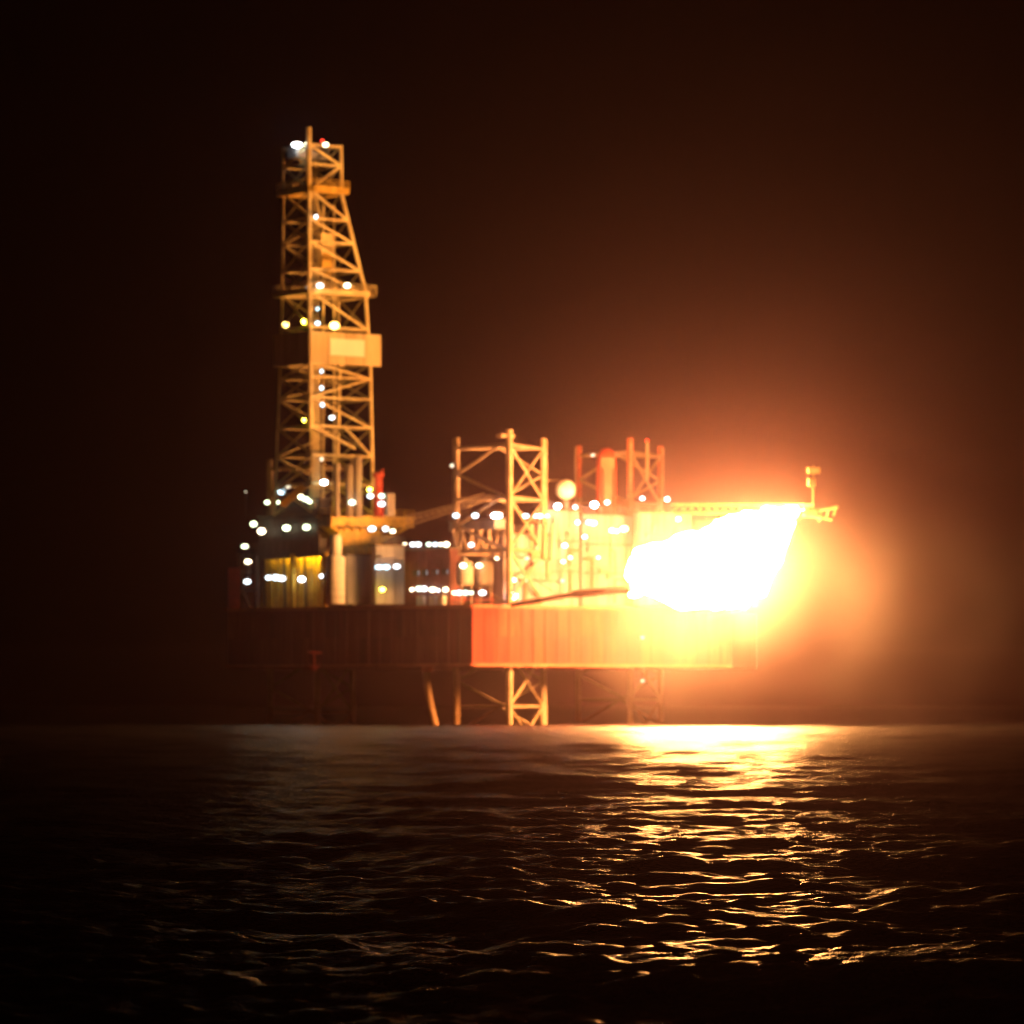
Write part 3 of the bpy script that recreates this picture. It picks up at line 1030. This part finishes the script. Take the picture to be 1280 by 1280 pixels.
fl = empty('flame', P(996, 640, -8), 'huge white-hot burner flame blown back from the boom tip across the hull', 'flame')
body = [(997, 636, -12, 3), (985, 645, -13, 13), (964, 664, -14, 28), (940, 684, -16, 41), (914, 703, -17, 49), (882, 711, -18, 50), (850, 716, -18, 45), (824, 717, -18, 37), (805, 719, -18, 28), (792, 722, -18, 15), (784, 723, -18, 4)]
put('flame_body', flame_mesh(body, 3.1), FLAME, fl)
tg = [(822, 748, -18, 1), (840, 749, -18, 10), (872, 748, -18, 14), (907, 742, -17, 12), (932, 732, -16, 3)]
put('flame_tongue', flame_mesh(tg[::-1], 8.4, 30, 20, .5), FLAME, fl)
tg = [(975, 642, -14, 4), (940, 652, -15, 9), (900, 662, -16, 8), (868, 671, -16, 2)]
put('flame_tongue', flame_mesh(tg, 5.4, 30, 20, .5), FLAME, fl)
tg = [(802, 735, -18, 9), (793, 740, -18, 6), (787, 745, -18, 1)]
put('flame_tongue', flame_mesh(tg, 2.4, 14, 14, .5), FLAME, fl)

def fire_gas(name, c, e):
    m = bpy.data.materials.new(name)
    m.use_nodes = True
    nt = m.node_tree
    nt.nodes.remove(nt.nodes['Principled BSDF'])
    n = nt.nodes.new('ShaderNodeEmission')
    n.inputs[0].default_value = (*c, 1)
    n.inputs[1].default_value = e
    nt.links.new(n.outputs[0], nt.nodes['Material Output'].inputs['Volume'])
    return m


# thin burning gas round the white body: torn, see-through edges
put('flame_fringe', flame_mesh([(x, y, Y, r + 5) for x, y, Y, r in body], 12.7, 110, 64, .34), fire_gas('fire_fringe', (1.0, 0.50, 0.14), 0.15), fl)
put('flame_fringe', flame_mesh([(x + (2 if x > 985 else 0), y, Y, r + (4 if x > 960 else 9)) for x, y, Y, r in body], 21.3, 110, 64, .40), fire_gas('fire_veil', (1.0, 0.42, 0.10), 0.03), fl)

# ---------------------------------------------------------------- night haze that the fire lights up
bm = bmesh.new()
bmesh.ops.create_cube(bm, size=1)
hm = bpy.data.materials.new('night_haze')
hm.use_nodes = True
nt = hm.node_tree
nt.nodes.remove(nt.nodes['Principled BSDF'])
pv = nt.nodes.new('ShaderNodeVolumePrincipled')
pv.inputs['Color'].default_value = (1.0, 0.58, 0.72, 1)
pv.inputs['Density'].default_value = 0.00007
pv.inputs['Anisotropy'].default_value = 0.965
nt.links.new(pv.outputs[0], nt.nodes['Material Output'].inputs['Volume'])
hz_ = put('haze', mesh_of(bm, 'haze'), hm, None, Matrix.Translation((0, 1500, 55)) @ Matrix.Diagonal((14000, 15000, 136, 1)))
hz_['kind'] = 'stuff'
hz_['label'] = 'thin night haze glowing orange round the flame'
hz_['category'] = 'haze'

# ---------------------------------------------------------------- water spray and steam hanging round the burner
bm = bmesh.new()
bmesh.ops.create_icosphere(bm, subdivisions=4, radius=1)
sm = bpy.data.materials.new('spray_mist')
sm.use_nodes = True
nt = sm.node_tree
nt.nodes.remove(nt.nodes['Principled BSDF'])
pv = nt.nodes.new('ShaderNodeVolumePrincipled')
pv.inputs['Color'].default_value = (1.0, 0.92, 0.95, 1)
pv.inputs['Anisotropy'].default_value = 0.45
tc = nt.nodes.new('ShaderNodeTexCoord')
gr = nt.nodes.new('ShaderNodeTexGradient')
gr.gradient_type = 'QUADRATIC_SPHERE'
nt.links.new(tc.outputs['Object'], gr.inputs[0])
mp = nt.nodes.new('ShaderNodeMapping')
mp.inputs['Scale'].default_value = (4.5, 4.5, 1.1)
nt.links.new(tc.outputs['Object'], mp.inputs[0])
n = nt.nodes.new('ShaderNodeTexNoise')
n.inputs['Scale'].default_value = 1.0
n.inputs['Detail'].default_value = 3
nt.links.new(mp.outputs[0], n.inputs['Vector'])
m1 = nt.nodes.new('ShaderNodeMath'); m1.operation = 'MULTIPLY'
nt.links.new(gr.outputs['Fac'], m1.inputs[0])
mr = nt.nodes.new('ShaderNodeMapRange')
mr.inputs['From Min'].default_value = 0.42
mr.inputs['From Max'].default_value = 0.70
nt.links.new(n.outputs[0], mr.inputs['Value'])
nt.links.new(mr.outputs[0], m1.inputs[1])
m2 = nt.nodes.new('ShaderNodeMath'); m2.operation = 'MULTIPLY'
m2.inputs[1].default_value = 0.017
nt.links.new(m1.outputs[0], m2.inputs[0])
nt.links.new(m2.outputs[0], pv.inputs['Density'])
nt.links.new(pv.outputs[0], nt.nodes['Material Output'].inputs['Volume'])
c = P(905, 760, -14)
mist = put('spray_mist', mesh_of(bm, 'spray_mist', True), sm, None, Matrix.Translation((c.x + 2, c.y - 3, 17)) @ Matrix.Diagonal((66, 40, 28, 1)))
mist['kind'] = 'stuff'
mist['label'] = 'pale water spray and steam drifting under the flame'
mist['category'] = 'mist'
